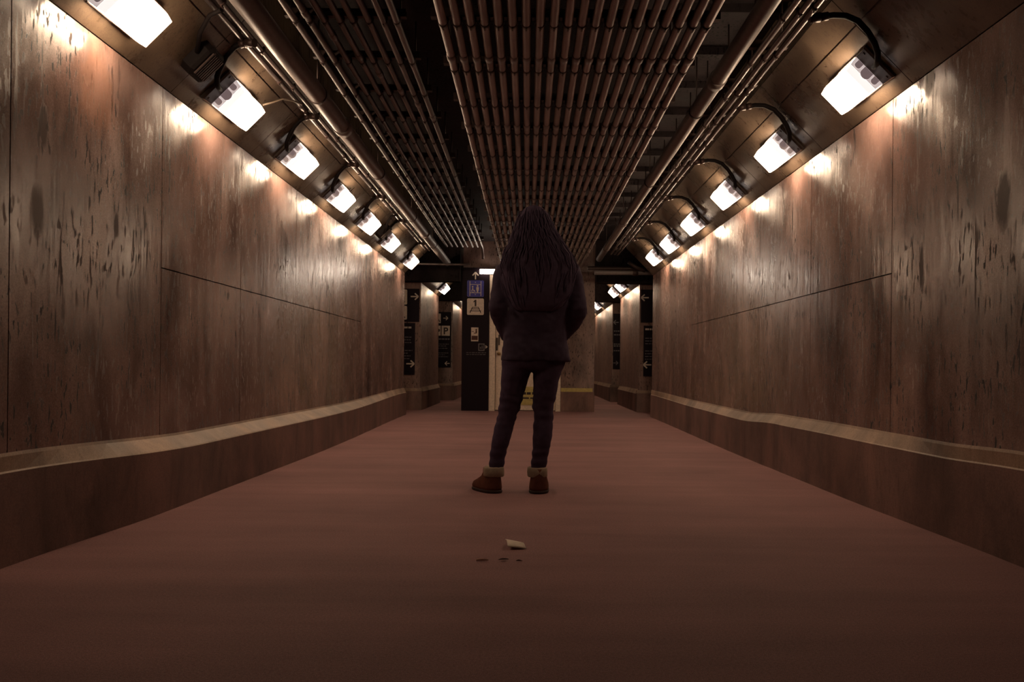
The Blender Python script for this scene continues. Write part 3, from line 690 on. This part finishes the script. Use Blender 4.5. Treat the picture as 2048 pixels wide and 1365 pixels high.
for s in (-1, 1):
    mb = MB(); mb.ell((hx + s*.03, .083, 1.53), (.011, .010, .008), 12, 8); mb.build('eye', M['print'], per)
# trousers
t = MB()
t.loft(outline_rings([(668, 1012, 1132, .10), (700, 1004, 1137, .115), (722, 1003, 1132, .115), (738, 1003, 1127, .10)], .1))
t.loft(outline_rings([(690, 1010, 1085, .09, 0), (722, 1004, 1070, .09, 0), (735, 1003.5, 1066, .088), (757, 1002, 1057, .085), (786, 1000.6, 1049, .08, .005), (809, 998, 1043, .072, .01), (832, 995.5, 1034, .066, .01), (854, 988.5, 1027.5, .062, 0), (877, 985, 1022, .06, -.012), (904, 980.5, 1013.5, .052, -.012), (920, 979, 1010, .046, -.01), (938, 978, 1008, .044, -.01)], .08))
t.loft(outline_rings([(690, 1060, 1130, .09, 0), (725, 1066, 1130, .09, 0), (740, 1066.3, 1125, .088), (759, 1066.5, 1118, .085), (791, 1065.5, 1113, .08, .005), (813, 1065, 1107, .072, .01), (836, 1068, 1106.5, .066, .01), (852, 1066, 1106, .062, 0), (877, 1065, 1103.5, .06, -.012), (900, 1064.5, 1099, .054, -.012), (918, 1063.5, 1095, .046, -.01), (938, 1060.5, 1091, .044, -.01)], .08))
def wr_t(c): return .004*noise.noise((c.x*14, c.y*14, c.z*26)) + (.0018*math.sin(c.z*120 + 3*noise.noise((c.x*9, c.y*9, 2))) if c.z < .26 or .40 < c.z < .56 else 0)
remeshed(t, 'trousers', M['trousers'], per, .007, 3, wr_t)
# jacket
j = MB()
j.loft(outline_rings([(723, 1001.5, 1141, .125, .0), (712, 1002, 1139, .125), (690, 1006, 1135, .12), (660, 1008, 1132, .115), (620, 1005, 1142, .12), (580, 1000, 1148, .125, -.005), (548, 996, 1152, .12, -.01), (525, 1003, 1150, .10, -.012), (510, 1022, 1135, .075, -.012), (498, 1040, 1100, .055, -.01)], .12))
j.ell((.035, -.05, 1.37), (.085, .06, .06))      # hood bunched at the nape
AL = [(530, 992.5, 1035, .06), (548, 986, 1030, .066), (575, 982.5, 1026, .066), (600, 980, 1025, .066, -.015), (618, 977.5, 1026, .066, -.02), (632, 980, 1032, .064, -.005), (650, 987.5, 1040, .062, .03), (666, 996, 1044, .058, .06), (682, 1004, 1046, .05, .085)]
AR = [(530, 1120, 1158, .06), (548, 1124, 1164, .066), (575, 1128, 1168.5, .066), (600, 1128, 1171.5, .066, -.015), (618, 1126, 1174, .066, -.02), (632, 1122, 1172, .064, -.005), (650, 1114, 1162, .062, .03), (666, 1106, 1148, .058, .06), (682, 1098, 1135.5, .05, .085)]
for A in (AL, AR): j.loft(outline_rings(A, .06))
def wr_j(c): return .006*noise.noise((c.x*12, c.y*10, c.z*14)) + .0035*noise.noise((c.x*28, c.y*28, c.z*40))
jk = remeshed(j, 'jacket', M['jacket'], per, .009, 4, wr_j)
mb = MB(); x, z = pt(1018, 623); mb.box(x - .004, x + .003, -.145, -.112, z - .009, z + .012); mb.build('zip_pull', M['zip'], jk)
# hair: a mass of wavy locks
h = MB()
HR = [(413, 1060, 1076, .02, -.02), (418, 1050, 1086, .05, -.02), (428, 1040.5, 1096, .075, -.02), (442, 1034, 1102, .09, -.02), (460, 1028, 1109, .10, -.025), (478, 1022, 1121, .10, -.035), (495, 1017, 1132, .098, -.045), (512, 1008, 1143, .095, -.055), (535, 1002, 1150, .085, -.07), (560, 1004, 1148, .07, -.082), (590, 1012, 1140, .055, -.095), (615, 1024, 1122, .035, -.105), (625, 1035, 1105, .015, -.11)]
hr = outline_rings(HR, .1, p=2.0)
fine = []
for k in range(len(hr) - 1):
    for q in range(3):
        tt = q/3; fine.append([tuple(a[i] + (c[i] - a[i])*tt for i in range(3)) for a, c in zip(hr[k], hr[k+1])])
fine.append(hr[-1])
out = []
for k, r_ in enumerate(fine):
    c = Vector((sum(p[0] for p in r_)/len(r_), sum(p[1] for p in r_)/len(r_), r_[0][2])); o_ = []
    for i, p in enumerate(r_):
        d = Vector(p) - c; w_ = min(1, k/12)
        a = 2*math.pi*i/len(r_)
        d *= 1 + w_*(.03*math.sin(9*a + 1.5*math.sin(k*.6)) + .035*noise.noise((a*3, k*.35, 5)))
        o_.append(tuple(c + d))
    out.append(o_)
h.loft(out)
nr = len(fine); ns = len(fine[0])
for s_i in range(170):
    a0 = random.random()*ns; k0 = random.randint(4, 16); k1 = min(nr - 1, k0 + random.randint(10, 22)); ph = random.random()*6; am = random.uniform(.003, .009); path = []
    for k in range(k0, k1 + 1):
        i = int(a0) % ns; p = Vector(out[k][i]); q = Vector(out[k][(i + 1) % ns]); p = p.lerp(q, a0 - int(a0))
        c = Vector((sum(v_[0] for v_ in out[k])/ns, sum(v_[1] for v_ in out[k])/ns, p.z)); d = (p - c); d = d.normalized() if d.length > 1e-4 else Vector((0, -1, 0)); tn = Vector((-d.y, d.x, 0))
        path.append(p + d*(.002 + .004*random.random() + am*.4*math.sin(k*.9 + ph)) + tn*am*math.sin(k*.9 + ph))
    if len(path) > 3: h.tube(path, [.0022]*(len(path) - 2) + [.0016, .0006], 6)
h.build('hair', M['hair'], per)
# boots
def boot(ax, rot, px_l, px_r, name='boot'):
    r = MB()
    def sole_ring(z, k, hl, tl, w):   # foot axis = +y, heel behind
        pts = []
        for i in range(28):
            a = 2*math.pi*i/28; c, s_ = math.cos(a), math.sin(a)
            y = (tl if s_ > 0 else hl)*s_; wx = w*(1.0 - (.12 if s_ < 0 else 0)*abs(s_)) 
            pts.append((wx*math.copysign(abs(c)**.8, c), y, z))
        return pts
    r.loft([sole_ring(z, 0, hl, tl, w) for z, hl, tl, w in ((.014, .062, .175, .053), (.03, .065, .178, .055), (.05, .064, .165, .053), (.07, .062, .12, .050), (.09, .059, .08, .047), (.11, .056, .062, .046), (.14, .055, .055, .046))])
    m = r.mesh(name); T = Matrix.Rotation(rot, 4, 'Z'); m.transform(T)
    o = link(name, m, M['boot'], per, (ax, -.02, 0))
    s = MB(); s.loft([sole_ring(z, 0, hl, tl, w) for z, hl, tl, w in ((0, .064, .177, .053), (.004, .067, .181, .056), (.014, .067, .181, .0565), (.018, .064, .178, .054))]); ms = s.mesh('sole'); ms.transform(T); link('sole', ms, M['sole'], o)
    return o
x0, z0 = pt(986, 950); bl = boot(x0 - .005, R(38), 0, 0); x1, _ = pt(1076.5, 950); br = boot(x1 + .002, R(-8), 0, 0)
for bo, pl, pr in ((bl, 968.5, 1007), (br, 1056, 1093)):
    rr = []
    for py, g, in ((953, 0), (951, 1.5), (944, 1.8), (936, 1.2), (933.5, -1), (934.5, -5)):
        xl, z = pt(pl - g, py + (0 if pl > 1000 else 0)); xr, _ = pt(pr + g, py)
        rr.append([(p[0] - bo.location.x, p[1] - bo.location.y, p[2]) for p in ring((xl + xr)/2, -.015, z, (xr - xl)/2, (xr - xl)/2*1.05)])
    mb = MB(); mb.loft(rr); me = mb.mesh('cuff')
    for v in me.vertices: v.co += Vector((noise.noise(v.co*90), noise.noise(v.co*90 + Vector((5, 0, 0))), noise.noise(v.co*60)))*.0022
    cf = link('cuff', me, M['cuff'], bo); cf['label'] = 'cream fleece turn-down cuff'

# ------------------------------------------------------------------ world, camera, output
W = bpy.data.worlds.new('world'); S.world = W; W.use_nodes = True
bg = W.node_tree.nodes['Background']; bg.inputs['Color'].default_value = (.55, .28, .32, 1); bg.inputs['Strength'].default_value = .006
cam = bpy.data.cameras.new('camera'); co = bpy.data.objects.new('camera', cam); COL.objects.link(co)
cam.sensor_fit = 'HORIZONTAL'; cam.sensor_width = 36; cam.lens = 30.0
cam.shift_x = -32/2048; cam.shift_y = 52.5/2048
co.location = (0, 0, CAMZ); co.rotation_euler = (Matrix.Rotation(R(90), 4, 'X') @ Matrix.Rotation(.010, 4, 'Z')).to_euler()
cam.clip_start = .05
S.camera = co
S.view_settings.view_transform = 'Standard'; S.view_settings.look = 'None'; S.view_settings.gamma = 1; S.view_settings.exposure = 0
S.cycles.use_denoising = True
S.cycles.max_bounces = 8; S.cycles.diffuse_bounces = 5; S.cycles.glossy_bounces = 4
S.cycles.sample_clamp_indirect = 4
